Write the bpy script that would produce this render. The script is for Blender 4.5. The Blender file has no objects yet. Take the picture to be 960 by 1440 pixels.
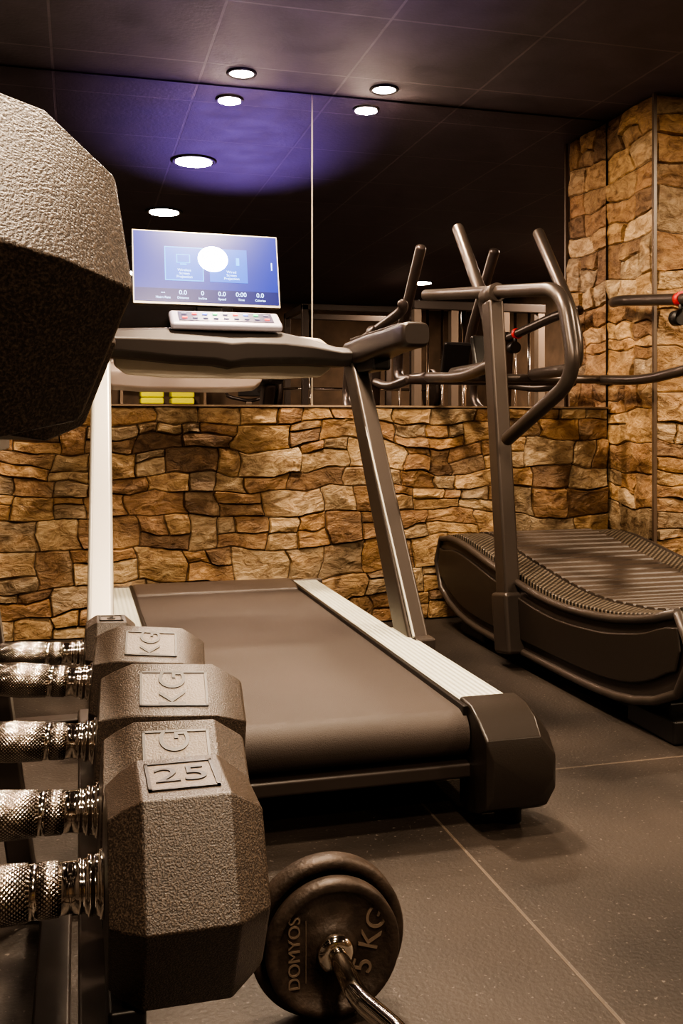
import bpy, math, random
from mathutils import Vector, Matrix, Euler, noise
random.seed(3)
D=math.radians
scene=bpy.context.scene
col=scene.collection

# ---------------------------------------------------------------- materials
def newmat(name):
    m=bpy.data.materials.new(name); m.use_nodes=True
    nt=m.node_tree; b=nt.nodes['Principled BSDF']
    return m,nt,b
def N(nt,t,**k):
    n=nt.nodes.new(t)
    for a,v in k.items(): setattr(n,a,v)
    return n
def simple(name,c,rough=.5,metal=0,bump=0,bscale=200,var=0,vscale=20,bdist=.002):
    m,nt,b=newmat(name)
    b.inputs['Base Color'].default_value=(*c,1)
    b.inputs['Roughness'].default_value=rough
    b.inputs['Metallic'].default_value=metal
    tc=N(nt,'ShaderNodeTexCoord')
    if bump:
        n=N(nt,'ShaderNodeTexNoise'); n.inputs['Scale'].default_value=bscale; n.inputs['Detail'].default_value=3
        nt.links.new(tc.outputs['Object'],n.inputs['Vector'])
        bp=N(nt,'ShaderNodeBump'); bp.inputs['Strength'].default_value=bump; bp.inputs['Distance'].default_value=bdist
        nt.links.new(n.outputs['Fac'],bp.inputs['Height']); nt.links.new(bp.outputs['Normal'],b.inputs['Normal'])
    if var:
        n=N(nt,'ShaderNodeTexNoise'); n.inputs['Scale'].default_value=vscale; n.inputs['Detail'].default_value=5
        nt.links.new(tc.outputs['Object'],n.inputs['Vector'])
        r=N(nt,'ShaderNodeValToRGB')
        r.color_ramp.elements[0].position=.35; r.color_ramp.elements[1].position=.7
        r.color_ramp.elements[0].color=(*[x*(1-var) for x in c],1); r.color_ramp.elements[1].color=(*[min(1,x*(1+var)) for x in c],1)
        nt.links.new(n.outputs['Fac'],r.inputs['Fac']); nt.links.new(r.outputs['Color'],b.inputs['Base Color'])
    return m
def emis(name,c,s,base=None):
    m,nt,b=newmat(name)
    b.inputs['Base Color'].default_value=(*(base or [min(1,x) for x in c]),1)
    b.inputs['Emission Color'].default_value=(*c,1); b.inputs['Emission Strength'].default_value=s
    b.inputs['Roughness'].default_value=.3
    return m

def stone_mat():
    """per-stone tint comes from the mesh colour attribute 'tint'"""
    m,nt,b=newmat('stone_cladding'); L=nt.links.new
    tc=N(nt,'ShaderNodeTexCoord')
    at=N(nt,'ShaderNodeAttribute'); at.attribute_name='tint'
    mp=N(nt,'ShaderNodeMapping'); mp.inputs['Scale'].default_value=(1,1,1.7); L(tc.outputs['Object'],mp.inputs[0])
    n2=N(nt,'ShaderNodeTexNoise'); n2.inputs['Scale'].default_value=13; n2.inputs['Detail'].default_value=9; n2.inputs['Roughness'].default_value=.66; n2.inputs['Distortion'].default_value=1.1
    L(mp.outputs[0],n2.inputs['Vector'])
    r2=N(nt,'ShaderNodeValToRGB'); r2.color_ramp.elements[0].position=.34; r2.color_ramp.elements[0].color=(.40,.31,.23,1)
    r2.color_ramp.elements[1].position=.66; r2.color_ramp.elements[1].color=(1.3,1.25,1.15,1)
    x=r2.color_ramp.elements.new(.5); x.color=(.93,.85,.74,1)
    L(n2.outputs['Fac'],r2.inputs['Fac'])
    mx=N(nt,'ShaderNodeMix',data_type='RGBA',blend_type='MULTIPLY'); mx.inputs[0].default_value=1
    L(at.outputs['Color'],mx.inputs[6]); L(r2.outputs['Color'],mx.inputs[7])
    L(mx.outputs[2],b.inputs['Base Color'])
    b.inputs['Roughness'].default_value=.48
    n3=N(nt,'ShaderNodeTexNoise'); n3.inputs['Scale'].default_value=38; n3.inputs['Detail'].default_value=8; n3.inputs['Distortion'].default_value=.8
    L(mp.outputs[0],n3.inputs['Vector'])
    m1=N(nt,'ShaderNodeMath',operation='MULTIPLY_ADD'); m1.inputs[1].default_value=.4
    L(n3.outputs['Fac'],m1.inputs[0]); L(n2.outputs['Fac'],m1.inputs[2])
    bp=N(nt,'ShaderNodeBump'); bp.inputs['Strength'].default_value=.9; bp.inputs['Distance'].default_value=.018
    L(m1.outputs[0],bp.inputs['Height']); L(bp.outputs['Normal'],b.inputs['Normal'])
    return m

def tile_mat(name,c,mortar,w,h,loc,ms,rough,speck=0,noise_=.25,nscale=3,bump=.2,bscale=120):
    m,nt,b=newmat(name); L=nt.links.new
    tc=N(nt,'ShaderNodeTexCoord'); mp=N(nt,'ShaderNodeMapping'); mp.inputs['Location'].default_value=loc
    L(tc.outputs['Object'],mp.inputs['Vector'])
    br=N(nt,'ShaderNodeTexBrick'); br.offset=0; br.squash=1
    br.inputs['Scale'].default_value=1; br.inputs['Brick Width'].default_value=w; br.inputs['Row Height'].default_value=h
    br.inputs['Mortar Size'].default_value=ms; br.inputs['Mortar Smooth'].default_value=.3
    br.inputs['Color1'].default_value=(*c,1); br.inputs['Color2'].default_value=(*[x*.93 for x in c],1); br.inputs['Mortar'].default_value=(*mortar,1)
    L(mp.outputs[0],br.inputs['Vector'])
    n=N(nt,'ShaderNodeTexNoise'); n.inputs['Scale'].default_value=nscale; n.inputs['Detail'].default_value=7; L(tc.outputs['Object'],n.inputs['Vector'])
    r=N(nt,'ShaderNodeValToRGB'); r.color_ramp.elements[0].position=.3; r.color_ramp.elements[1].position=.7
    r.color_ramp.elements[0].color=(1-noise_,)*3+(1,); r.color_ramp.elements[1].color=(1+noise_,)*3+(1,)
    L(n.outputs['Fac'],r.inputs['Fac'])
    mx=N(nt,'ShaderNodeMix',data_type='RGBA',blend_type='MULTIPLY'); mx.inputs[0].default_value=1
    L(br.outputs['Color'],mx.inputs[6]); L(r.outputs['Color'],mx.inputs[7])
    out=mx.outputs[2]
    if speck:
        s=N(nt,'ShaderNodeTexNoise'); s.inputs['Scale'].default_value=110; s.inputs['Detail'].default_value=2; L(tc.outputs['Object'],s.inputs['Vector'])
        sr=N(nt,'ShaderNodeValToRGB'); sr.color_ramp.elements[0].position=.66; sr.color_ramp.elements[1].position=.72
        L(s.outputs['Fac'],sr.inputs['Fac'])
        mx3=N(nt,'ShaderNodeMix',data_type='RGBA',blend_type='ADD'); mx3.inputs[7].default_value=(speck,speck*.9,speck*.8,1)
        L(sr.outputs['Color'],mx3.inputs[0]); L(out,mx3.inputs[6]); out=mx3.outputs[2]
    L(out,b.inputs['Base Color'])
    rr=N(nt,'ShaderNodeMapRange'); rr.inputs['To Min'].default_value=rough-.12; rr.inputs['To Max'].default_value=rough+.12
    L(n.outputs['Fac'],rr.inputs['Value']); L(rr.outputs[0],b.inputs['Roughness'])
    nb=N(nt,'ShaderNodeTexNoise'); nb.inputs['Scale'].default_value=bscale; nb.inputs['Detail'].default_value=3; L(tc.outputs['Object'],nb.inputs['Vector'])
    ma=N(nt,'ShaderNodeMath',operation='SUBTRACT'); L(nb.outputs['Fac'],ma.inputs[0]); L(br.outputs['Fac'],ma.inputs[1])
    bp=N(nt,'ShaderNodeBump'); bp.inputs['Strength'].default_value=bump; bp.inputs['Distance'].default_value=.004
    L(ma.outputs[0],bp.inputs['Height']); L(bp.outputs['Normal'],b.inputs['Normal'])
    return m

def knurl_mat():
    m,nt,b=newmat('knurled_chrome'); L=nt.links.new
    b.inputs['Metallic'].default_value=1; b.inputs['Roughness'].default_value=.22
    tc=N(nt,'ShaderNodeTexCoord'); s=N(nt,'ShaderNodeSeparateXYZ'); L(tc.outputs['Object'],s.inputs[0])
    a=N(nt,'ShaderNodeMath',operation='ARCTAN2'); L(s.outputs[1],a.inputs[0]); L(s.outputs[2],a.inputs[1])
    def wave(sign):
        k=N(nt,'ShaderNodeMath',operation='MULTIPLY'); k.inputs[1].default_value=36; L(a.outputs[0],k.inputs[0])
        q=N(nt,'ShaderNodeMath',operation='MULTIPLY_ADD'); q.inputs[1].default_value=sign*1500; L(s.outputs[0],q.inputs[0]); L(k.outputs[0],q.inputs[2])
        w=N(nt,'ShaderNodeMath',operation='SINE'); L(q.outputs[0],w.inputs[0]); return w
    w1,w2=wave(1),wave(-1)
    mx=N(nt,'ShaderNodeMath',operation='MINIMUM'); L(w1.outputs[0],mx.inputs[0]); L(w2.outputs[0],mx.inputs[1])
    r=N(nt,'ShaderNodeMapRange'); r.inputs['From Min'].default_value=-1; r.inputs['From Max'].default_value=.2; L(mx.outputs[0],r.inputs['Value'])
    cr=N(nt,'ShaderNodeValToRGB'); cr.color_ramp.elements[0].color=(.17,.135,.11,1); cr.color_ramp.elements[1].color=(.88,.82,.74,1)
    L(r.outputs[0],cr.inputs[0]); L(cr.outputs[0],b.inputs['Base Color'])
    bp=N(nt,'ShaderNodeBump'); bp.inputs['Strength'].default_value=.5; bp.inputs['Distance'].default_value=.0005
    L(mx.outputs[0],bp.inputs['Height']); L(bp.outputs['Normal'],b.inputs['Normal'])
    return m
def ribbed(name,c,axis,freq,rough,metal=0,depth=.002):
    m,nt,b=newmat(name); L=nt.links.new
    b.inputs['Metallic'].default_value=metal; b.inputs['Roughness'].default_value=rough; b.inputs['Base Color'].default_value=(*c,1)
    tc=N(nt,'ShaderNodeTexCoord'); s=N(nt,'ShaderNodeSeparateXYZ'); L(tc.outputs['Object'],s.inputs[0])
    q=N(nt,'ShaderNodeMath',operation='MULTIPLY'); q.inputs[1].default_value=freq; L(s.outputs[axis],q.inputs[0])
    w=N(nt,'ShaderNodeMath',operation='SINE'); L(q.outputs[0],w.inputs[0])
    bp=N(nt,'ShaderNodeBump'); bp.inputs['Strength'].default_value=.8; bp.inputs['Distance'].default_value=depth
    L(w.outputs[0],bp.inputs['Height']); L(bp.outputs['Normal'],b.inputs['Normal'])
    return m
def perf_mat():
    m,nt,b=newmat('perforated_step'); L=nt.links.new
    b.inputs['Roughness'].default_value=.45
    tc=N(nt,'ShaderNodeTexCoord'); mp=N(nt,'ShaderNodeMapping'); mp.inputs['Scale'].default_value=(1,1,0); mp.inputs['Rotation'].default_value=(0,0,D(45))
    L(tc.outputs['Object'],mp.inputs[0])
    v=N(nt,'ShaderNodeTexVoronoi'); v.inputs['Scale'].default_value=60; v.inputs['Randomness'].default_value=0; L(mp.outputs[0],v.inputs['Vector'])
    r=N(nt,'ShaderNodeValToRGB'); r.color_ramp.elements[0].position=.25; r.color_ramp.elements[1].position=.33
    r.color_ramp.elements[0].color=(.16,.13,.1,1); r.color_ramp.elements[1].color=(.02,.017,.014,1)
    L(v.outputs['Distance'],r.inputs[0]); L(r.outputs[0],b.inputs['Base Color'])
    bp=N(nt,'ShaderNodeBump'); bp.invert=True; bp.inputs['Distance'].default_value=.004
    L(v.outputs['Distance'],bp.inputs['Height']); L(bp.outputs[0],b.inputs['Normal'])
    return m
def pebble_mat(name):
    m,nt,b=newmat(name); L=nt.links.new
    tc=N(nt,'ShaderNodeTexCoord')
    n=N(nt,'ShaderNodeTexNoise'); n.inputs['Scale'].default_value=620; n.inputs['Detail'].default_value=1.5; L(tc.outputs['Object'],n.inputs['Vector'])
    n2=N(nt,'ShaderNodeTexNoise'); n2.inputs['Scale'].default_value=9; n2.inputs['Detail'].default_value=4; L(tc.outputs['Object'],n2.inputs['Vector'])
    r=N(nt,'ShaderNodeValToRGB'); r.color_ramp.elements[0].position=.42; r.color_ramp.elements[1].position=.74
    r.color_ramp.elements[0].color=(.022,.016,.013,1); r.color_ramp.elements[1].color=(.085,.063,.048,1)
    L(n.outputs['Fac'],r.inputs[0]); L(r.outputs[0],b.inputs['Base Color'])
    rr=N(nt,'ShaderNodeMapRange'); rr.inputs['To Min'].default_value=.3; rr.inputs['To Max'].default_value=.5; L(n2.outputs['Fac'],rr.inputs['Value']); L(rr.outputs[0],b.inputs['Roughness'])
    bp=N(nt,'ShaderNodeBump'); bp.inputs['Strength'].default_value=.65; bp.inputs['Distance'].default_value=.0009
    L(n.outputs['Fac'],bp.inputs['Height']); L(bp.outputs[0],b.inputs['Normal'])
    return m

STONE=stone_mat()
FLOOR=tile_mat('rubber_floor_tiles',(.028,.021,.017),(.085,.066,.052),1.0,2.0,(.225,1.74,0),.004,.6,speck=.09,noise_=.5,nscale=2.5,bump=.35)
CEIL=tile_mat('ceiling_tiles',(.075,.062,.074),(.135,.112,.125),.6,.6,(.1,.25,0),.006,.6,noise_=.3,nscale=6,bump=.3,bscale=60)
PAINT=simple('dark_wall_paint',(.06,.05,.045),.8,var=.1)
REAR=simple('rear_wall_plaster',(.13,.09,.06),.8,var=.3,vscale=4)
MIR=simple('mirror_glass',(.80,.78,.82),.0,1.0)
CHROME=simple('polished_chrome',(.88,.82,.74),.09,1)
KNURL=knurl_mat()
RUBBER=pebble_mat('pebbled_rubber')
RUBBER2=simple('moulded_black_plastic',(.022,.017,.014),.36,bump=.15,bscale=300)
BLACK=simple('black_plastic',(.013,.011,.010),.4)
SATIN=simple('satin_black_metal',(.030,.023,.020),.38,.1)
GREYM=simple('grey_painted_steel',(.060,.049,.043),.38,.35)
RACKM=simple('light_machine_frame',(.22,.18,.145),.4,.3)
BRONZE=simple('bronze_grey_steel',(.085,.070,.062),.33,.6)
ALU=ribbed('ribbed_aluminium',(.62,.64,.56),0,420,.38,.25,.0015)
SILVER=simple('silver_paint',(.46,.45,.41),.38,.35)
BELT=simple('running_belt',(.044,.033,.028),.6,bump=.5,bscale=500,var=.15,vscale=3)
HOOD=simple('motor_hood',(.085,.067,.058),.4)
SLAT=simple('rubber_slat',(.05,.038,.031),.5,bump=.3,bscale=300)
PERF=perf_mat()
IRON=simple('cast_iron',(.045,.032,.025),.5,.3,bump=.7,bscale=120,var=.3,vscale=40)
EMB=simple('worn_emboss',(.17,.13,.10),.5,.3)
LABEL=simple('label_plate',(.11,.088,.070),.45,bump=.3,bscale=400)
YEL=simple('yellow_towel',(.75,.75,.03),.8,bump=.5,bscale=150)
RED=simple('red_cap',(.5,.02,.02),.4)
WOOD=simple('shelf_panel',(.2,.14,.09),.5)
GROUT=simple('stone_joint',(.05,.034,.022),.85,bump=.5,bscale=60)

# ---------------------------------------------------------------- mesh helpers
import bmesh
def mesh_obj(name,verts,faces,mat,parent=None,smooth=None,bevel=0,seg=3):
    me=bpy.data.meshes.new(name); me.from_pydata([tuple(v) for v in verts],[],faces); me.update()
    o=bpy.data.objects.new(name,me); col.objects.link(o)
    me.materials.append(mat)
    if smooth:
        for i,p in enumerate(me.polygons): p.use_smooth=(smooth is True) or smooth[i]
    bm=bmesh.new(); bm.from_mesh(me); bmesh.ops.recalc_face_normals(bm,faces=bm.faces); bm.to_mesh(me); bm.free()
    if bevel:
        md=o.modifiers.new('bevel','BEVEL'); md.width=bevel; md.segments=seg; md.limit_method='ANGLE'; md.angle_limit=D(25)
        for p in me.polygons: p.use_smooth=True
        md.harden_normals=True
    if parent: o.parent=parent
    return o
def box(name,lo,hi,mat,parent=None,bevel=0,M=None,seg=3):
    vs=[Vector((x,y,z)) for x in (lo[0],hi[0]) for y in (lo[1],hi[1]) for z in (lo[2],hi[2])]
    if M: vs=[M@v for v in vs]
    fs=[(0,1,3,2),(4,6,7,5),(0,4,5,1),(2,3,7,6),(0,2,6,4),(1,5,7,3)]
    return mesh_obj(name,vs,fs,mat,parent,bevel=bevel,seg=seg)
def loft(name,rings,mat,parent=None,smooth=False,bevel=0,caps=True,seg=3):
    n=len(rings[0]); vs=[v for r in rings for v in r]; fs=[]; sm=[]
    for i in range(len(rings)-1):
        for j in range(n):
            a=i*n+j; b_=i*n+(j+1)%n
            fs.append((a,b_,b_+n,a+n)); sm.append(smooth)
    if caps:
        fs.append(tuple(range(n))); sm.append(False)
        fs.append(tuple((len(rings)-1)*n+j for j in range(n))); sm.append(False)
    return mesh_obj(name,vs,fs,mat,parent,smooth=sm if smooth else None,bevel=bevel,seg=seg)
def fillet(pts,r,k=7):
    pts=[Vector(p) for p in pts]; out=[pts[0]]
    for i in range(1,len(pts)-1):
        p=pts[i]; a=pts[i-1]-p; b_=pts[i+1]-p
        ra=min(r,a.length*.48); rb=min(r,b_.length*.48)
        A=p+a.normalized()*ra; B=p+b_.normalized()*rb
        for t in range(k+1):
            t/=k; out.append(A*(1-t)**2+p*2*t*(1-t)+B*t*t)
    out.append(pts[-1]); return out
def tube(name,pts,r,mat,parent=None,fr=.08,sides=20,rads=None,round_end=True):
    P=fillet(pts,fr) if rads is None and len(pts)>2 else [Vector(p) for p in pts]
    R=[r]*len(P) if rads is None else list(rads)
    if round_end and rads is None:
        d0=(P[0]-P[1]).normalized(); d1=(P[-1]-P[-2]).normalized()
        pre=[];preR=[];post=[];postR=[]
        for k in (4,3,2,1):
            a=k*math.pi/2/4.3
            pre.append(P[0]+d0*r*.6*math.sin(a)); preR.append(r*math.cos(a))
        for k in (1,2,3,4):
            a=k*math.pi/2/4.3
            post.append(P[-1]+d1*r*.6*math.sin(a)); postR.append(r*math.cos(a))
        P=pre+P+post; R=preR+R+postR
    rings=[]; up=None
    for i,p in enumerate(P):
        t=(P[min(i+1,len(P)-1)]-P[max(i-1,0)]).normalized()
        if up is None:
            up=Vector((0,0,1)) if abs(t.z)<.9 else Vector((1,0,0))
        x=t.cross(up).normalized(); up=x.cross(t).normalized()
        rings.append([p+(x*math.cos(2*math.pi*j/sides)+up*math.sin(2*math.pi*j/sides))*R[i] for j in range(sides)])
    return loft(name,rings,mat,parent,smooth=True)
def beam(name,a,b_,w,dp,mat,parent=None,bevel=.008,up=(0,1,0),w2=None,dp2=None):
    a=Vector(a);b_=Vector(b_);t=(b_-a).normalized();u=Vector(up);s=t.cross(u).normalized();u=s.cross(t).normalized()
    w2=w2 or w; dp2=dp2 or dp
    rings=[]
    for p,ww,dd in ((a,w,dp),(b_,w2,dp2)):
        rings.append([p+s*ww/2+u*dd/2,p-s*ww/2+u*dd/2,p-s*ww/2-u*dd/2,p+s*ww/2-u*dd/2])
    return loft(name,rings,mat,parent,bevel=bevel)
def extr(name,prof,x0,x1,mat,parent=None,bevel=0,smooth=False,seg=3):
    def mk(t): return [Vector((t,a,b_)) for a,b_ in prof]
    return loft(name,[mk(x0),mk(x1)],mat,parent,bevel=bevel,smooth=smooth,seg=seg)
def cyl(name,c,r,l,axis,mat,parent=None,sides=48):
    c=Vector(c);t=Vector(axis).normalized()
    return tube(name,[c-t*l/2,c+t*l/2],r,mat,parent,rads=[r,r],sides=sides)
def lathe(name,prof,mat,parent=None,M=None,sides=64,smooth=True):
    M=M or Matrix.Identity(4)
    rings=[[M@Vector((x,r*math.cos(2*math.pi*j/sides),r*math.sin(2*math.pi*j/sides))) for j in range(sides)] for r,x in prof]
    return loft(name,rings,mat,parent,smooth=smooth)
def empty(name,loc=(0,0,0),rot=(0,0,0)):
    e=bpy.data.objects.new(name,None); e.empty_display_size=.1; e.location=loc; e.rotation_euler=rot; col.objects.link(e); return e
def settle(root,loc):
    loc=Vector(loc)
    for c in list(root.children): c.location=c.location-loc
    root.location=loc
def text(name,body,size,M,mat,parent=None,ext=.001,align='CENTER'):
    cu=bpy.data.curves.new(name,'FONT'); cu.body=body; cu.size=size; cu.extrude=ext; cu.align_x=align; cu.align_y='CENTER'
    o=bpy.data.objects.new(name,cu); col.objects.link(o)
    dg=bpy.context.evaluated_depsgraph_get(); me=bpy.data.meshes.new_from_object(o.evaluated_get(dg))
    bpy.data.objects.remove(o); me.transform(M); me.materials.clear(); me.materials.append(mat)
    o=bpy.data.objects.new(name,me); col.objects.link(o)
    if parent: o.parent=parent
    return o

PAL=[(.41,.29,.165),(.35,.23,.12),(.26,.165,.092),(.30,.24,.17),(.19,.125,.077),(.40,.285,.16),(.46,.36,.235),(.30,.195,.11),(.36,.285,.195)]
def stones(name,O,U,V,Nn,w,h,parent,seed,sw=(.10,.26),rh=(.07,.14),light=1.0):
    """field of chiselled, angular stones on plane O + u*U + v*V, relief along Nn"""
    rnd=random.Random(seed)
    O=Vector(O);U=Vector(U);V=Vector(V);Nn=Vector(Nn)
    rects=[]
    v=0
    while v<h-1e-4:
        r=rnd.uniform(*rh)
        if h-(v+r)<rh[0]*.8: r=h-v
        u=0
        while u<w-1e-4:
            s=rnd.uniform(*sw)
            if w-(u+s)<sw[0]*.7: s=w-u
            if r>rh[0]*1.35 and rnd.random()<.42:
                k=rnd.uniform(.35,.65)*r
                rects.append((u,u+s,v,v+k))
                if s>.18 and rnd.random()<.5:
                    m=u+s*rnd.uniform(.35,.65); rects.append((u,m,v+k,v+r)); rects.append((m,u+s,v+k,v+r))
                else: rects.append((u,u+s,v+k,v+r))
            else: rects.append((u,u+s,v,v+r))
            u+=s
        v+=r
    GU,GV=.085,.058
    lat={}
    def off(i,j):
        if (i,j) not in lat:
            q=Vector((i*GU*2.2,j*GV*2.6,seed*5.1))
            lat[(i,j)]=(rnd.uniform(-.022,.022)+noise.noise(q)*.06, rnd.uniform(-.017,.017)+noise.noise(q+Vector((9,4,7)))*.055)
        return lat[(i,j)]
    def warp(a,b_):
        x=a/GU;y=b_/GV;i=math.floor(x);j=math.floor(y);fx=x-i;fy=y-j
        o00,o10,o01,o11=off(i,j),off(i+1,j),off(i,j+1),off(i+1,j+1)
        dx=(o00[0]*(1-fx)+o10[0]*fx)*(1-fy)+(o01[0]*(1-fx)+o11[0]*fx)*fy
        dz=(o00[1]*(1-fx)+o10[1]*fx)*(1-fy)+(o01[1]*(1-fx)+o11[1]*fx)*fy
        fa=max(0,min(1,a/.10,(w-a)/.10)); fb=max(0,min(1,b_/.09,(h-b_)/.09))
        q=Vector((a*38,b_*38,seed))
        return a+dx*fa+noise.noise(q)*.003*fa, b_+dz*fb+noise.noise(q+Vector((5,5,5)))*.003*fb
    vs=[];fs=[];cols=[]
    def steps(a,b_,g):
        n=max(3,int((b_-a)/.014)); lo=a+g+.005; hi=b_-g-.005
        return [a+g]+[lo+(hi-lo)*i/n for i in range(n+1)]+[b_-g]
    for (a0,a1,b0,b1) in rects:
        c=rnd.choice(PAL); k=rnd.uniform(.78,1.15)*light; c=[min(1,x*k) for x in c]
        c2=rnd.choice(PAL)
        g=.0012
        us=steps(a0,a1,g); vv=steps(b0,b1,g)
        d0=rnd.uniform(.012,.024)
        cu,cv=(a0+a1)/2,(b0+b1)/2
        planes=[]
        for q in range(rnd.choice((3,4,5))):
            th=rnd.uniform(0,2*math.pi); sl=rnd.uniform(.05,.32); pu=cu+rnd.uniform(-.3,.3)*(a1-a0); pv=cv+rnd.uniform(-.3,.3)*(b1-b0)
            planes.append((d0+rnd.uniform(0,.004),sl*math.cos(th),sl*1.3*math.sin(th),pu,pv))
        ox=rnd.uniform(0,50); base=len(vs); nu=len(us)
        for j,v_ in enumerate(vv):
            for i,u in enumerate(us):
                edge=min(i,nu-1-i,j,len(vv)-1-j)
                wu,wv=warp(u,v_)
                hgt=min(p[0]+p[1]*(u-p[3])+p[2]*(v_-p[4]) for p in planes)
                q=Vector((u*22+ox,v_*34,ox))
                hgt=max(.005,hgt+noise.noise(q)*.0045+noise.noise(q*2.7)*.002)
                if edge==0: hgt=0
                vs.append(O+U*wu+V*wv+Nn*hgt)
                t=max(0,min(1,noise.noise(Vector((u*9+ox,v_*15,3)))*1.6+.2))*.6
                cols.append([c[m]*(1-t)+c2[m]*light*t for m in range(3)])
        for j in range(len(vv)-1):
            for i in range(nu-1):
                a=base+j*nu+i; fs.append((a,a+1,a+nu+1,a+nu))
    me=bpy.data.meshes.new(name); me.from_pydata([tuple(v) for v in vs],[],fs); me.update()
    ca=me.color_attributes.new('tint','FLOAT_COLOR','POINT')
    for i,c in enumerate(cols): ca.data[i].color=(*c,1)
    if me.polygons[0].normal.dot(Nn)<0 and me.polygons[len(me.polygons)//2].normal.dot(Nn)<0: me.flip_normals()
    me.materials.append(STONE)
    o=bpy.data.objects.new(name,me); col.objects.link(o)
    if parent: o.parent=parent
    return o

# ---------------------------------------------------------------- room
H=2.36; YW=4.2; X0,X1,Y0=-2.2,4.8,-3.0
box('floor',(X0-.1,Y0-.1,-.1),(X1+.1,YW+.1,0),FLOOR)
box('ceiling',(X0-.1,Y0-.1,H),(X1+.1,YW+.1,H+.1),CEIL)
box('wall_far',(X0,YW,0),(X1,YW+.1,H),PAINT)
box('wall_left',(X0-.1,Y0,0),(X0,YW,H),PAINT)
box('wall_right',(X1,Y0,0),(X1+.1,YW,H),REAR)
box('wall_rear',(X0,Y0-.1,0),(X1,Y0,H),REAR)
WZ=.975
ws=empty('trim_1')
box('cladding_backing',(X0,YW-.018,0),(2.464,YW,WZ-.002),GROUT,ws)
stones('stone_cladding_face',(-1.3,YW-.018,0),(1,0,0),(0,0,1),(0,-1,0),3.764,WZ-.008,ws,5)
box('cladding_cap',(X0,YW-.040,WZ-.008),(2.464,YW,WZ),simple('cap_trim',(.26,.19,.13),.5),ws)
pl=empty('stone_pillar')
box('pillar_core',(2.482,3.80,0),(3.15,YW,H),GROUT,pl)
stones('pillar_cladding_side',(2.482,YW,0),(0,-1,0),(0,0,1),(-1,0,0),YW-3.80,H,pl,11,sw=(.12,.24),rh=(.09,.18),light=1.3)
stones('pillar_cladding_front',(2.482,3.80,0),(1,0,0),(0,0,1),(0,-1,0),.668,H,pl,23,sw=(.14,.28),rh=(.09,.18),light=1.15)
box('corner_trim_front',(2.459,3.778,0),(2.474,3.794,H),simple('corner_strip',(.10,.07,.05),.4),pl)
settle(pl,(2.8,4.0,0))
wm=empty('wall_mirror')
box('mirror_panel_a',(X0+.01,YW-.012,WZ),(.999,YW-.004,H-.005),MIR,wm)
box('mirror_panel_b',(1.006,YW-.012,WZ),(2.462,YW-.004,H-.005),MIR,wm)
box('mirror_joint',(.999,YW-.0125,WZ),(1.006,YW-.006,H-.005),simple('joint_metal',(.9,.85,.75),.3,1),wm)
settle(wm,(.2,YW,WZ))

# ---------------------------------------------------------------- lamps
DIFF=emis('lamp_diffuser',(1,.90,.86),40)
def downlight(x,y,r,power,colr,name='ceiling_or_added_downlight'):
    e=empty(name,(x,y,H))
    ring=[(r*1.25,0),(r*1.28,-.004),(r*1.2,-.010),(r*1.02,-.008),(r,-.002)]
    n=40
    rings=[[Vector((a*math.cos(2*math.pi*j/n),a*math.sin(2*math.pi*j/n),z)) for j in range(n)] for a,z in ring]
    loft('bezel',rings,SATIN,e,smooth=True,caps=False)
    loft('diffuser',[[Vector((r*math.cos(2*math.pi*j/n),r*math.sin(2*math.pi*j/n),z)) for j in range(n)] for z in (-.0015,-.004)],DIFF,e)
    l=bpy.data.lights.new('lamp_light','AREA'); l.shape='DISK'; l.size=r*2; l.energy=power; l.color=colr
    o=bpy.data.objects.new('lamp_light',l); col.objects.link(o); o.location=(0,0,-.012); o.parent=e
W=(1,.765,.53)
for x,y,p in ((.62,2.96,44),(.57,1.63,34),(.52,.3,34),(.46,-1.1,34)): downlight(x,y,.10,p,W)
for x,y,p in ((3.4,2.6,48),(4.5,.9,55),(3.4,-1.0,50)): downlight(x,y,.095,p,W)  # extra lamps added to brighten the right side and the mirrored equipment
downlight(-1.3,2.4,.095,20,W); downlight(-1.3,.2,.095,14,W)  # unseen lamps added on the left to light the foreground
for x,y in ((.66,4.02),(1.294,4.05)): downlight(x,y,.050,13,W,'ceiling_spotlight')
ul=empty('added_violet_light',(1.35,.25,0))  # unseen floor lamp, added to tint the ceiling violet
box('added_light_base_plate',(-.09,-.07,0),(.09,.07,.015),BLACK,ul,bevel=.004)
aim=(Vector((.80,3.22,H))-Vector((1.35,.25,.16))).normalized()
R3=aim.to_track_quat('X','Z').to_matrix().to_4x4()
lathe('added_light_can',[(.03,-.10),(.055,-.09),(.06,.0),(.062,.05),(.056,.05),(.05,.02)],BLACK,ul,Matrix.Translation((0,0,.16))@R3,40)
for s in (-1,1): box('added_light_yoke_%d'%(s+2),(s*.068-.004,-.015,.01),(s*.068+.004,.015,.18),BLACK,ul)
l=bpy.data.lights.new('violet_beam','SPOT'); l.energy=330; l.color=(.46,.28,1); l.spot_size=D(26); l.spot_blend=1; l.shadow_soft_size=.04
o=bpy.data.objects.new('violet_beam',l); col.objects.link(o); o.location=Vector((0,0,.16))+aim*.06; o.rotation_euler=aim.to_track_quat('-Z','Y').to_euler(); o.parent=ul

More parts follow.
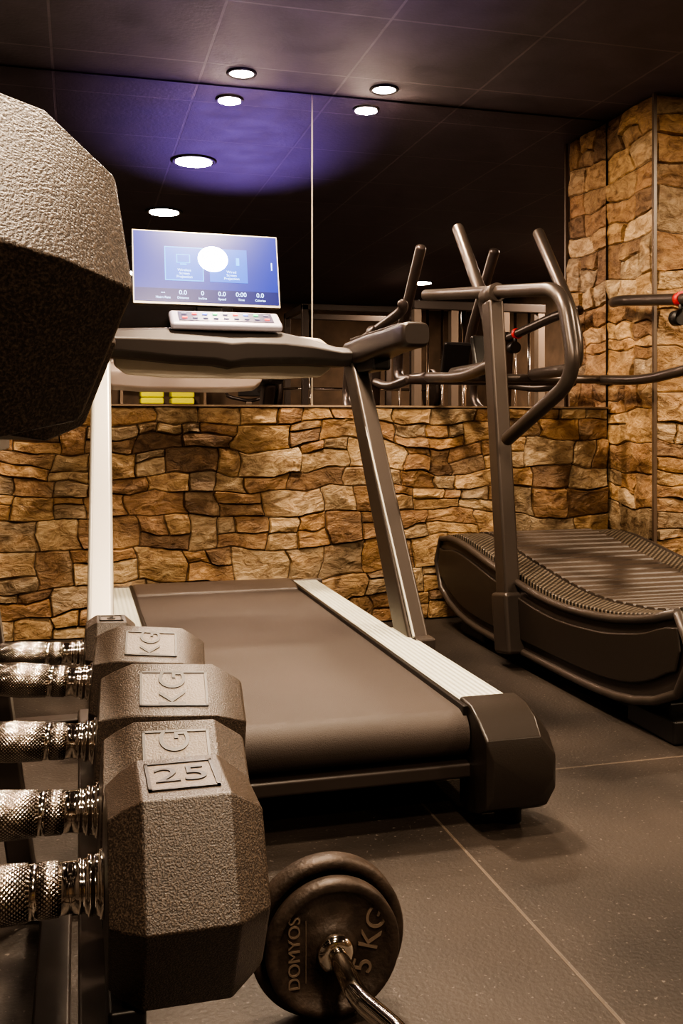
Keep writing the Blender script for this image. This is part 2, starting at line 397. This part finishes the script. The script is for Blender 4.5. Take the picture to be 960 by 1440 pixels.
# ---------------------------------------------------------------- motorised treadmill
T=empty('treadmill')
DZ=.25; XB0,XB1=.2,.83
yr=2.03; rr=.052
prof=[(3.72,DZ),(yr,DZ)]
for k in range(1,13):
    a=math.pi/2+math.pi*k/12
    prof.append((yr+rr*math.cos(a),DZ-rr+rr*math.sin(a)))
prof+=[(3.72,DZ-2*rr)]
extr('running_belt',prof,XB0,XB1,BELT,T)
for c in T.children:
    for p in c.data.polygons: p.use_smooth=len(p.vertices)==4 and abs(p.normal.x)<.5
    md=c.modifiers.new('e','EDGE_SPLIT'); md.split_angle=D(40)
for s,(a,b_) in enumerate(((.83,.96),(.07,.2))):
    box('side_rail_%d'%(s+1),(a+.004,2.03,DZ-.03),(b_,2.86,DZ+.008),ALU,T,bevel=.005)
    box('side_rail_front_%d'%(s+1),(a+.004 if s==0 else a+.02,2.86,DZ-.03),(b_-(.02 if s==0 else 0),3.86,DZ+.006),ALU,T,bevel=.005)
    box('side_skirt_%d'%(s+1),(a+.012,2.0,.07),(b_+(.006 if s==0 else -.012),3.86,DZ-.03),BLACK,T,bevel=.01)
    inner=a if s==0 else b_
    box('rail_edge_%d'%(s+1),(inner-.008,2.0,DZ-.02),(inner+.006,3.86,DZ+.012),BLACK,T,bevel=.003)
for s,x in enumerate((.965,.065)):
    box('upright_socket_%d'%(s+1),(x-.02 if s==0 else x-.045,2.66,DZ-.10),(x+.045 if s==0 else x+.02,2.84,DZ+.012),GREYM if s==0 else SILVER,T,bevel=.008)
def cap(name,xa,xb):
    rings=[]
    secs=[(1.89,.095,.175,.014),(1.903,.065,.213,.003),(1.94,.045,.246,0),(1.985,.03,.266,0),(2.045,.03,.270,0)]
    for y,zl,zh,ins in secs:
        lo=xa+ins; hi=xb-ins; c=.035
        rings.append([Vector(v) for v in ((lo,y,zl),(hi-c*.6,y,zl),(hi,y,zl+c),(hi,y,zh-c*1.2),(hi-c,y,zh),(lo+.004,y,zh),(lo,y,zh-.004))])
    return loft(name,rings,RUBBER2,T,bevel=.010,seg=4)
cap('rear_cap_1',.832,1.0)
cap('rear_cap_2',.03,.198)
box('rear_crossbar',(XB0-.01,1.985,.105),(XB1+.01,2.05,.14),SATIN,T,bevel=.008)
box('under_frame',(XB0,2.12,.09),(XB1,3.85,.145),BLACK,T,bevel=.005)
for i,(x,y) in enumerate(((.93,2.0),(.1,2.0),(.93,3.75),(.1,3.75))):
    cyl('foot_%d'%(i+1),(x,y,.04),.03,.08,(0,0,1),BLACK,T,24)
hp=[(3.66,DZ-.1),(3.66,DZ+.006),(3.72,DZ+.016),(3.84,DZ+.018),(3.93,DZ),(3.97,.18),(3.97,.06),(3.72,.06)]
extr('motor_hood',hp,XB0+.002,XB1-.002,HOOD,T,bevel=.012)
for s,(a,b_) in enumerate(((.835,.965),(.065,.195))):
    extr('hood_end_%d'%(s+1),[(3.84,.07),(3.84,DZ+.012),(3.93,DZ-.005),(3.97,.18),(3.97,.07)],a,b_,HOOD,T,bevel=.01)
beam('upright_1',(.972,2.74,.20),(.965,3.38,1.12),.066,.13,GREYM,T,bevel=.012,w2=.058,dp2=.10)
beam('upright_face_1',(.946,2.676,.265),(.941,3.33,1.10),.006,.010,SILVER,T,bevel=.002)
beam('upright_2',(.058,2.74,.20),(.075,3.38,1.12),.075,.12,SILVER,T,bevel=.012,w2=.06,dp2=.09)
rings=[]
def cbx(x,zt,zb):
    yc=3.36+ .10*(1-((x-.515)/.48)**2)*.6
    return [Vector((x,yc-.075,zb+.02)),Vector((x,yc-.085,(zb+zt)/2+.01)),Vector((x,yc-.05,zt-.012)),Vector((x,yc+.02,zt)),Vector((x,yc+.08,zt-.02)),Vector((x,yc+.09,zb+.02)),Vector((x,yc+.04,zb)),Vector((x,yc-.04,zb))]
for x,zt,zb in ((.03,1.20,1.12),(.10,1.215,1.115),(.2,1.222,1.11),(.32,1.228,1.10),(.46,1.23,1.095),(.515,1.23,1.085),(.57,1.23,1.095),(.70,1.222,1.10),(.80,1.20,1.10),(.90,1.17,1.095),(.98,1.165,1.10)):
    rings.append(cbx(x,zt,zb))
loft('console_crossbar',rings,simple('console_plastic',(.026,.020,.018),.5),T,bevel=.006)
rg=[]
for x,g in ((.12,.03),(.16,.0),(.30,-.01),(.72,-.01),(.86,.0),(.90,.03)):
    rg.append([Vector((x,3.46,1.06+g)),Vector((x,3.53,1.08+g)),Vector((x,3.545,1.15)),Vector((x,3.52,1.205-g)),Vector((x,3.46,1.205-g))])
loft('console_rear_cover',rg,simple('rear_cover_beige',(.62,.56,.48),.4),T,bevel=.01)
for s,x in enumerate((.985,.045)):
    secs=[(3.50,1.135,1.175,.035),(3.42,1.10,1.19,.05),(3.2,1.10,1.195,.052),(3.0,1.115,1.195,.045),(2.86,1.12,1.198,.045),(2.78,1.12,1.198,.045),(2.755,1.13,1.19,.038)]
    rg=[]
    for y,zl,zh,w in secs:
        rg.append([Vector((x+w*math.copysign(abs(math.cos(a))**.45,math.cos(a)),y,(zl+zh)/2+(zh-zl)/2*math.copysign(abs(math.sin(a))**.45,math.sin(a)))) for a in [2*math.pi*k/28 for k in range(28)]])
    loft('armrest_%d'%(s+1),rg,SATIN,T,smooth=True)
    box('armrest_trim_%d'%(s+1),(x-.03,2.84,1.192),(x+.03,3.40,1.201),GREYM,T,bevel=.003)
    box('armrest_bracket_%d'%(s+1),(x-.035,3.10,1.07),(x+.03,3.36,1.12),BLACK,T,bevel=.01)
Mp=Matrix.Translation((.50,3.385,1.250))@Matrix.Rotation(D(28),4,'X')
box('button_panel',(-.195,-.055,-.018),(.195,.065,.012),simple('panel_lilac',(.42,.40,.48),.35,.2),T,bevel=.012,M=Mp)
box('button_panel_inset',(-.165,-.035,.012),(.165,.045,.014),simple('panel_dark',(.04,.035,.08),.3),T,M=Mp)
cols=[emis('btn_red',(1,.1,.08),1.5),emis('btn_white',(.6,.6,.9),.25,(.2,.2,.25)),emis('btn_green',(.1,.9,.3),1.0),emis('btn_blue',(.2,.3,1),1.2)]
for i in range(9):
    for j in range(2):
        x=-.145+i*.036
        box('button_%d'%(i*2+j+1),(x-.009,-.018+j*.035,.014),(x+.009,-.012+j*.035,.019),cols[(i*3+j)%4 if j else (0 if i in(0,8) else 1)],T,bevel=.002,M=Mp)
Ms=Matrix.Translation((.462,3.60,1.465))@Matrix.Rotation(D(2),4,'Z')@Matrix.Rotation(D(90-13),4,'X')
sw,sh=.272,.143
box('screen_body',(-sw,-sh,-.028),(sw,sh,-.004),BLACK,T,bevel=.006,M=Ms)
box('screen_bezel',(-sw,-sh,-.004),(sw,sh,0),SILVER,T,bevel=.0015,M=Ms)
dk=(.005,.008,.03)
box('screen_glass',(-sw+.005,-sh+.010,.0),(sw-.005,sh-.005,.0015),emis('screen_blue',(.006,.030,.42),1.0,dk),T,M=Ms)
def rct(name,x,y,w,h,m,z=.0018):
    box(name,(x-w/2,y-h/2,z-.0005),(x+w/2,y+h/2,z+.0006),m,T,M=Ms)
e_mid=emis('screen_mid_blue',(.01,.14,.70),1.4,dk); e_line=emis('screen_line',(.05,.42,1),1.8,dk); e_txt=emis('screen_text',(.45,.65,1),2.4,dk)
rct('tile_a_edge',-.085,.015,.142,.132,e_line); rct('tile_a',-.085,.015,.136,.126,e_mid,.0024)
rct('tile_b',.080,.015,.142,.132,e_mid)
rct('icon_a_edge',-.088,.035,.05,.034,e_line,.0032); rct('icon_a_face',-.088,.035,.044,.028,e_mid,.0038); rct('icon_a_stand',-.088,.013,.024,.005,e_line,.0032)
rct('icon_b',.115,.032,.012,.03,e_line,.0032)
rct('bottom_bar',0,-.108,.53,.05,emis('screen_bar',(.004,.012,.22),.7,dk),.0018)
rct('side_mark',.245,.02,.004,.03,e_txt)
for i,t in enumerate(('Wireless','Screen','Projection')):
    text('caption_a_%d'%i,t,.014,Ms@Matrix.Translation((-.085,-.010-.013*i,.0035)),e_txt,T,.0003)
for i,t in enumerate(('Wired','Screen','Projection')):
    text('caption_b_%d'%i,t,.014,Ms@Matrix.Translation((.090,-.010-.013*i,.0035)),e_txt,T,.0003)
for i,(t,u) in enumerate((('--','Heart Rate'),('0.0','Distance'),('0','Incline'),('0.0','Speed'),('0:00','Time'),('0.0','Calories'))):
    x=-.165+i*.072
    text('value_%d'%i,t,.024,Ms@Matrix.Translation((x,-.098,.003)),e_txt,T,.0003)
    text('unit_%d'%i,u,.012,Ms@Matrix.Translation((x,-.118,.003)),e_txt,T,.0003)
n=40
loft('painted_lamp_glare',[[Ms@Vector((.022+.056*math.cos(2*math.pi*j/n),.038+.050*math.sin(2*math.pi*j/n),z)) for j in range(n)] for z in (.004,.005)],emis('glare_white',(.9,.92,1),9),T)  # glowing disc painted on the glass as a ceiling lamp's reflection
beam('screen_stalk',(.47,3.50,1.12),(.47,3.66,1.40),.10,.025,BLACK,T)
settle(T,(.515,3.0,0))

# ---------------------------------------------------------------- curved manual treadmill
C=empty('curved_treadmill')
XL,XR=1.55,2.38
YA,YB=2.27,4.02
def ztop(y):
    ys=[2.25,2.4,2.64,3.0,3.42,3.86,4.02]; zs=[.385,.338,.297,.283,.333,.397,.385]
    for i in range(len(ys)-1):
        if y<=ys[i+1]:
            t=max(0,(y-ys[i])/(ys[i+1]-ys[i]))
            p0=zs[max(i-1,0)];p1=zs[i];p2=zs[i+1];p3=zs[min(i+2,len(zs)-1)]
            return .5*((2*p1)+(-p0+p2)*t+(2*p0-5*p1+4*p2-p3)*t*t+(-p0+3*p1-3*p2+p3)*t**3)
    return zs[-1]
NY=34
ys=[YA+(YB-YA)*i/NY for i in range(NY+1)]
def zbot(y):
    t=(y-3.14)/.92
    return .065+.13*abs(t)**5
def side_profile(inset=0):
    top=[(y,ztop(y)-inset) for y in ys]
    end=[(4.06,.345),(4.075,.28),(4.06,.225)]
    bot=[(y,zbot(y)+inset) for y in reversed(ys)]
    st=[(2.225,.225),(2.205,.28),(2.215,.345)]
    P=top+end+bot+st
    if inset: P=[(3.14+(a-3.14)*.955, b_) for a,b_ in P]
    return P
for s,(a,b_) in enumerate(((XL,XL+.05),(XR-.05,XR))):
    extr('side_shell_%d'%(s+1),side_profile(),a,b_,SATIN,C,bevel=.012)
for s,x in enumerate((XL,XR)):
    g=-1 if s==0 else 1
    extr('side_panel_%d'%(s+1),side_profile(.045),x+g*.001,x+g*.012,RUBBER2,C,bevel=.006)
    pts=[Vector((x,y,z)) for y,z in side_profile(.0)]
    pts2=pts[::2]+[pts[0]]
    tube('side_rim_%d'%(s+1),pts2,.014,GREYM,C,rads=[.014]*len(pts2),sides=10)
for s,(a,b_) in enumerate(((XL+.03,XL+.16),(XR-.16,XR-.03))):
    P=[(y,ztop(y)+.018) for y in ys]+[(y,ztop(y)-.03) for y in reversed(ys)]
    extr('step_pad_%d'%(s+1),P,a,b_,PERF,C,bevel=.004)
vs=[];fs=[]
ns=29; span=YB-.02-YA
for i in range(ns):
    y0=YA+span*i/ns; y1=y0+(span/ns)*.84
    k=len(vs)
    for x in (XL+.165,XR-.165):
        for (y,dz) in ((y0,-.02),(y0,.018),(y0+.006,.024),(y1-.006,.024),(y1,.018),(y1,-.02)):
            vs.append((x,y,ztop(y)+dz))
    for j in range(6):
        fs.append((k+j,k+(j+1)%6,k+6+(j+1)%6,k+6+j))
    fs.append(tuple(k+j for j in range(6))); fs.append(tuple(k+6+j for j in range(6)))
mesh_obj('slat_belt',vs,fs,SLAT,C)
P=[(y,ztop(y)-.022) for y in ys]+[(y,ztop(y)-.10) for y in reversed(ys)]
extr('slat_bed',P,XL+.05,XR-.05,BLACK,C)
cyl('front_roller',((XL+XR)/2,3.985,.315),.075,XR-XL-.11,(1,0,0),SATIN,C)
cyl('rear_roller',((XL+XR)/2,2.29,.31),.075,XR-XL-.11,(1,0,0),SATIN,C)
box('base_frame',(XL+.06,2.4,.02),(XR-.06,3.85,.10),BLACK,C,bevel=.01)
for i,(x,y) in enumerate(((XL+.08,2.45),(XR-.08,2.45),(XL+.08,3.75),(XR-.08,3.75))):
    box('base_foot_%d'%(i+1),(x-.05,y-.12,0),(x+.05,y+.12,.07),BLACK,C,bevel=.01)
for s,x in enumerate((XL-.02,2.36)):
    g=1 if s==0 else -1
    yb,yt=(3.26,3.43) if s==0 else (3.14,3.28)
    beam('post_%d'%(s+1),(x,yb,.06),(x,yt,1.36),.062,.09,BRONZE,C,bevel=.012,dp2=.078)
    beam('post_foot_%d'%(s+1),(x-.004*g,yb-.003,.05),(x-.004*g,yb+.03,.27),.08,.125,BRONZE,C,bevel=.015)
    tube('side_loop_%d'%(s+1),[(x-.05*g,4.03,1.46),(x,3.9,1.45),(x+.01*g,2.89,1.335),(x+.01*g,2.80,1.04),(x-.035*g,3.22,.835)],.0245,BRONZE,C,fr=.11)
    cyl('loop_clamp_%d'%(s+1),(x,yt,1.385),.036,.10,(0,1,-.1),BRONZE,C,24)
cyl('red_grip_ring',(2.355,3.43,1.398),.029,.03,(0,1,-.114),RED,C,32)
cyl('adjuster_knob',(2.34,3.42,1.32),.032,.05,(0,1,0),BLACK,C,32)
cyl('adjuster_stem',(2.35,3.42,1.36),.01,.07,(0,0,1),BLACK,C,16)
for s,x in enumerate((1.60,1.985)):
    tube('push_handle_%d'%(s+1),[(x,3.95,1.745),(x,3.63,1.34),(x,3.58,1.12),(x,4.0,1.115)],.026,BRONZE,C,fr=.11)
tube('front_crossbar',[(1.50,4.05,1.10),(2.36,4.05,1.10)],.02,BRONZE,C)
tube('front_brace_1',[(1.53,3.42,1.12),(1.52,3.7,1.08),(1.50,4.05,1.10)],.022,BRONZE,C,fr=.15)
tube('front_brace_2',[(2.36,3.28,1.12),(2.36,3.7,1.08),(2.36,4.05,1.10)],.022,BRONZE,C,fr=.15)
Mc=Matrix.Translation((1.76,4.0,1.20))@Matrix.Rotation(D(-20),4,'X')
box('console',(-.07,-.015,-.09),(.07,.015,.09),BLACK,C,bevel=.012,M=Mc)
settle(C,(1.96,3.1,0))

# ---------------------------------------------------------------- dumbbells
def dumbbell(pos,rot,hl,F,hand=.10,hr=.023,label='KG',lrot=0,name='hex_dumbbell',ch=.78):
    e=empty(name,pos,rot)
    R=F/math.sqrt(3)
    for s in (1,-1):
        rings=[]
        for x,k in ((-.0,.62),(.0015,.80),(hl*.10,.90),(hl*.22,1),(hl*ch,1),(hl-.004,.80),(hl,.74),(hl-.001,.70),(hl-.008,.66)):
            rings.append([Vector((s*(hand+x),R*k*math.cos(D(60*j)),R*k*math.sin(D(60*j)))) for j in range(6)])
        loft('head_%d'%(1 if s>0 else 2),rings,RUBBER,e,bevel=.0035,seg=3)
        Mf=Matrix.Translation((s*(hand+hl*.50),0,F/2))
        w,h=hl*.23,R*.33
        for i,(lo,hi) in enumerate((((-w,-h),(w,-h+.003)),((-w,h-.003),(w,h)),((-w,-h),(-w+.003,h)),((w-.003,-h),(w,h)))):
            box('label_frame_%d_%d'%(s,i),(lo[0],lo[1],-.001),(hi[0],hi[1],.0016),BLACK,e,M=Mf)
        box('label_field_%d'%s,(-w+.003,-h+.003,-.002),(w-.003,h-.003,.0005),LABEL,e,M=Mf)
        text('label_text_%d'%s,label,h*1.5,Mf@Matrix.Translation((0,0,.001))@Matrix.Rotation((0 if s>0 else math.pi)+D(lrot),4,'Z'),BLACK,e,.0006)
    def seg(name,pr,m): lathe(name,pr,m,e,sides=48)
    seg('handle_grip',[(hr*1.04,-.036),(hr*1.12,0),(hr*1.04,.036)],KNURL)
    for s in (1,-1):
        i=1 if s>0 else 2
        seg('handle_ring_%d'%i,[(hr*.98,s*.035),(hr*.98,s*.046)],CHROME)
        seg('handle_band_%d'%i,[(hr*1.01,s*.045),(hr*1.0,s*.062)],KNURL)
        seg('handle_collar_%d'%i,[(hr*.95,s*.061),(hr*.92,s*.072),(hr*.95,s*.078),(hr*1.0,s*.0785),(hr*1.0,s*.081),(hr*.95,s*.0815),(hr*1.0,s*.086),(hr*1.12,s*.0865),(hr*1.12,s*.090),(hr*1.05,s*.0905),(hr*1.12,s*.096),(hr*1.25,s*.0965),(hr*1.28,s*.101)],CHROME)
    return e
dumbbell((-.078,.878,.478),(D(0),0,0),.135,.177,label='25',lrot=0)
dumbbell((-.078,1.08,.470),(D(28),D(2),D(-1)),.155,.160,label='KG',lrot=90)
dumbbell((-.078,1.29,.482),(D(26),D(3.5),D(-2)),.185,.170,label='KG',lrot=90)
dumbbell((-.080,1.52,.502),(D(25),D(5),D(-3)),.165,.150,label='KG',lrot=90)
dumbbell((-.09,1.70,.500),(D(0),D(2),D(0)),.085,.115,label='6',hr=.019)
dumbbell((-.226,.462,.988),(D(0),D(9),D(26)),.150,.168,label='26',ch=.66)
dumbbell((-.225,.70,.98),(D(0),D(9),D(24)),.150,.155,label='24')

# ---------------------------------------------------------------- rack
K=empty('dumbbell_rack')
for i,(xa,xb) in enumerate(((.0,.05),(-.245,-.195))):
    box('lower_rail_%d'%(i+1),(xa,.60,.330),(xb,1.86,.357),SATIN,K,bevel=.004)
for i,(y,z) in enumerate(((.878,.389),(1.08,.376),(1.29,.376),(1.52,.404),(1.70,.442))):
    for j,xx in enumerate((.02,-.245)):
        box('saddle_%d_%d'%(i,j),(xx+.004,y-.045,.355),(xx+.036,y+.045,z),BLACK,K,bevel=.004)
for i,(xa,xb,z) in enumerate(((-.19,-.12,.840),(-.43,-.37,.87))):
    box('upper_rail_%d'%(i+1),(xa,.36,z),(xb,1.86,z+.028),SATIN,K,bevel=.004)
for i,y in enumerate((.36,1.84)):
    beam('front_leg_%d'%(i+1),(-.09,y,.03),(-.20,y,.86),.045,.045,SATIN,K,bevel=.005)
    beam('rear_leg_%d'%(i+1),(-.62,y,.03),(-.40,y,.88),.045,.045,SATIN,K,bevel=.005)
    box('foot_bar_%d'%(i+1),(-.68,y-.03,0),(.10,y+.03,.05),SATIN,K,bevel=.006)
    beam('tier_arm_%d'%(i+1),(-.5,y,.33),(.05,y,.33),.04,.04,SATIN,K,bevel=.004)
box('base_rail',(-.06,.36,.05),(-.01,1.84,.09),SATIN,K,bevel=.005)
box('base_rail_rear',(-.60,.36,.05),(-.55,1.84,.09),SATIN,K,bevel=.005)
settle(K,(-.28,1.1,0))

# ---------------------------------------------------------------- EZ curl bar with plates
E=empty('ez_curl_bar')
PX,PY,PZ=.36,1.40,.118
def plate(name,y,r,th,hub=.03,txt=True,sgn=-1):
    M=Matrix.Translation((PX,y,PZ))@Matrix.Rotation(D(-90),4,'Z')
    if sgn>0: M=Matrix.Translation((PX,y,PZ))@Matrix.Rotation(D(90),4,'Z')
    h=th/2
    pr=[(.0135,-h*.6),(hub,-h*.6),(r*.80,-h*.6),(r*.86,-h),(r*.97,-h),(r,-h*.7),(r,h*.7),(r*.97,h),(r*.86,h),(r*.82,h*.35),(r*.36,h*.35),(r*.33,h*.75),(hub*.7,h*.8),(.0135,h*.8)]
    lathe(name,pr,IRON,E,M,sides=72)
    if txt:
        Mv=Matrix.Translation((PX,y-h*.36,PZ))@Matrix.Rotation(D(90),4,'X')
        text(name+'_weight','5 KG',.045,Mv@Matrix.Translation((r*.56,.005,.0005))@Matrix.Rotation(D(72),4,'Z'),EMB,E,.002)
        text(name+'_maker','DOMYOS',.025,Mv@Matrix.Translation((-r*.58,.0,.0005))@Matrix.Rotation(D(90),4,'Z'),EMB,E,.002)
        box(name+'_line',(-r*.42,-.045,0),(-r*.41,.045,.0015),EMB,E,M=Mv)
plate('plate_inner',1.375,.100,.028)
plate('plate_outer',1.412,.118,.034,txt=False)
plate('plate_far_inner',.40,.100,.028,txt=False,sgn=1)
plate('plate_far_outer',.362,.118,.034,txt=False,sgn=1)
tube('bar',[(PX,1.52,PZ),(PX,1.30,PZ),(PX,1.24,PZ),(PX+.035,1.14,PZ+.0),(PX-.03,1.02,PZ),(PX,.93,PZ),(PX,.84,PZ),(PX-.03,.75,PZ),(PX+.035,.63,PZ),(PX,.53,PZ),(PX,.26,PZ)],.0145,CHROME,E,fr=.035)
cp=[(.013,0),(.025,0),(.027,.004),(.027,.012),(.018,.016),(.013,.017)]
lathe('collar_1',cp,CHROME,E,Matrix.Translation((PX,1.362,PZ))@Matrix.Rotation(D(-90),4,'Z'),40)
lathe('collar_2',cp,CHROME,E,Matrix.Translation((PX,.413,PZ))@Matrix.Rotation(D(90),4,'Z'),40)
settle(E,(PX,.9,0))

# ---------------------------------------------------------------- equipment behind the viewer, seen in the mirror
G=empty('cable_machine')
for i,x in enumerate((2.9,3.25,3.75,4.1)):
    box('frame_post_%d'%i,(x-.035,.2,.06),(x+.035,.28,1.95),RACKM,G,bevel=.006)
    box('frame_foot_%d'%i,(x-.04,-.3,0),(x+.04,.7,.06),RACKM,G,bevel=.006)
box('top_beam',(2.86,.19,1.92),(4.14,.29,2.0),GREYM,G,bevel=.008)
for k,xc in enumerate((3.075,3.925)):
    for j in range(14):
        box('weight_plate_%d_%d'%(k,j),(xc-.12,.18,.1+j*.055),(xc+.12,.30,.148+j*.055),GREYM,G,bevel=.003)
    for dx in (-.07,.07):
        cyl('guide_rod_%d_%s'%(k,'a' if dx<0 else 'b'),(xc+dx,.24,1.0),.014,1.84,(0,0,1),CHROME,G,16)
for i,x in enumerate((3.35,3.65)):
    cyl('column_%d'%i,(x,.24,1.0),.024,1.84,(0,0,1),CHROME,G,20)
tube('pull_bar',[(3.15,.3,1.55),(3.3,.3,1.62),(3.7,.3,1.62),(3.85,.3,1.55)],.018,CHROME,G)
settle(G,(3.5,.24,0))
G2=empty('smith_machine')
for i,(x,y) in enumerate(((2.1,-1.5),(3.2,-1.5),(2.1,-.7),(3.2,-.7))):
    box('post_%d'%i,(x-.03,y-.03,0),(x+.03,y+.03,2.05),GREYM,G2,bevel=.005)
for i,y in enumerate((-1.5,-.7)): box('top_bar_%d'%i,(2.07,y-.03,2.0),(3.23,y+.03,2.06),GREYM,G2,bevel=.005)
for i,x in enumerate((2.1,3.2)):
    box('side_bar_%d'%i,(x-.03,-1.5,2.0),(x+.03,-.7,2.06),GREYM,G2,bevel=.005); box('floor_bar_%d'%i,(x-.03,-1.5,0),(x+.03,-.7,.06),GREYM,G2,bevel=.005)
    cyl('guide_%d'%i,(x+(.09 if i==0 else -.09),-.85,1.02),.015,2.0,(0,0,1),CHROME,G2,16)
cyl('barbell',(2.65,-.85,1.25),.014,1.9,(1,0,0),CHROME,G2,20)
for i,x in enumerate((1.86,1.80,3.44,3.50)):
    cyl('barbell_plate_%d'%i,(x,-.85,1.25),.21 if i%2==0 else .16,.04,(1,0,0),IRON,G2,40)
settle(G2,(2.65,-1.1,0))
B=empty('exercise_bike')
bx,by=1.75,-2.2
box('bike_foot_1',(bx-.25,by-.5,0),(bx+.25,by-.42,.07),RACKM,B,bevel=.01); box('bike_foot_2',(bx-.25,by+.42,0),(bx+.25,by+.5,.07),RACKM,B,bevel=.01)
beam('bike_spine',(bx,by-.46,.08),(bx,by+.46,.08),.07,.05,RACKM,B,up=(0,0,1))
lathe('flywheel_cover',[(.02,-.04),(.24,-.04),(.26,-.02),(.26,.02),(.24,.04),(.02,.04)],SATIN,B,Matrix.Translation((bx,by+.2,.38)),48)
beam('seat_post',(bx,by-.08,.1),(bx,by-.28,.92),.05,.05,RACKM,B)
beam('handle_post',(bx,by+.15,.3),(bx,by+.38,1.15),.06,.06,RACKM,B)
loft('saddle',[[Vector((bx+math.cos(a)*w,y,.96+math.sin(a)*.04)) for a in [2*math.pi*k/16 for k in range(16)]] for y,w in ((by-.42,.06),(by-.38,.11),(by-.28,.10),(by-.15,.04),(by-.10,.025))],BLACK,B,smooth=True)
tube('handlebar',[(bx-.2,by+.12,1.25),(bx-.22,by+.32,1.2),(bx,by+.4,1.15),(bx+.22,by+.32,1.2),(bx+.2,by+.12,1.25)],.018,SATIN,B)
box('bike_display',(bx-.12,by+.40,1.2),(bx+.12,by+.43,1.36),BLACK,B,bevel=.01)
settle(B,(bx,by,0))
S=empty('towel_shelf')
box('shelf_side_a',(.45,-2.98,0),(.48,-2.6,1.5),WOOD,S); box('shelf_side_b',(1.37,-2.98,0),(1.4,-2.6,1.5),WOOD,S)
for i,z in enumerate((.1,.6,1.1,1.47)): box('shelf_board_%d'%i,(.48,-2.98,z),(1.37,-2.6,z+.03),WOOD,S)
for i,x in enumerate((.80,1.14)):
    for j in range(2): box('folded_towel_%d_%d'%(i,j),(x-.13,-2.92,1.132+j*.075),(x+.13,-2.62,1.203+j*.075),YEL,S,bevel=.02)
settle(S,(.93,-2.8,0))

# ---------------------------------------------------------------- world + camera
w=bpy.data.worlds.new('world'); scene.world=w; w.use_nodes=True
w.node_tree.nodes['Background'].inputs[0].default_value=(.5,.42,.4,1); w.node_tree.nodes['Background'].inputs[1].default_value=.05
cam=bpy.data.cameras.new('camera'); co=bpy.data.objects.new('camera',cam); col.objects.link(co)
co.location=(0,0,.88); co.rotation_euler=(D(90),0,D(-15.2))
cam.lens=1363*36/1440; cam.sensor_width=36; cam.sensor_fit='AUTO'; cam.shift_y=-120/1440; cam.clip_start=.02
scene.camera=co
try:
    scene.view_settings.view_transform='AgX'; scene.view_settings.look='AgX - High Contrast'; scene.view_settings.exposure=.5
except Exception as ex: print(ex)
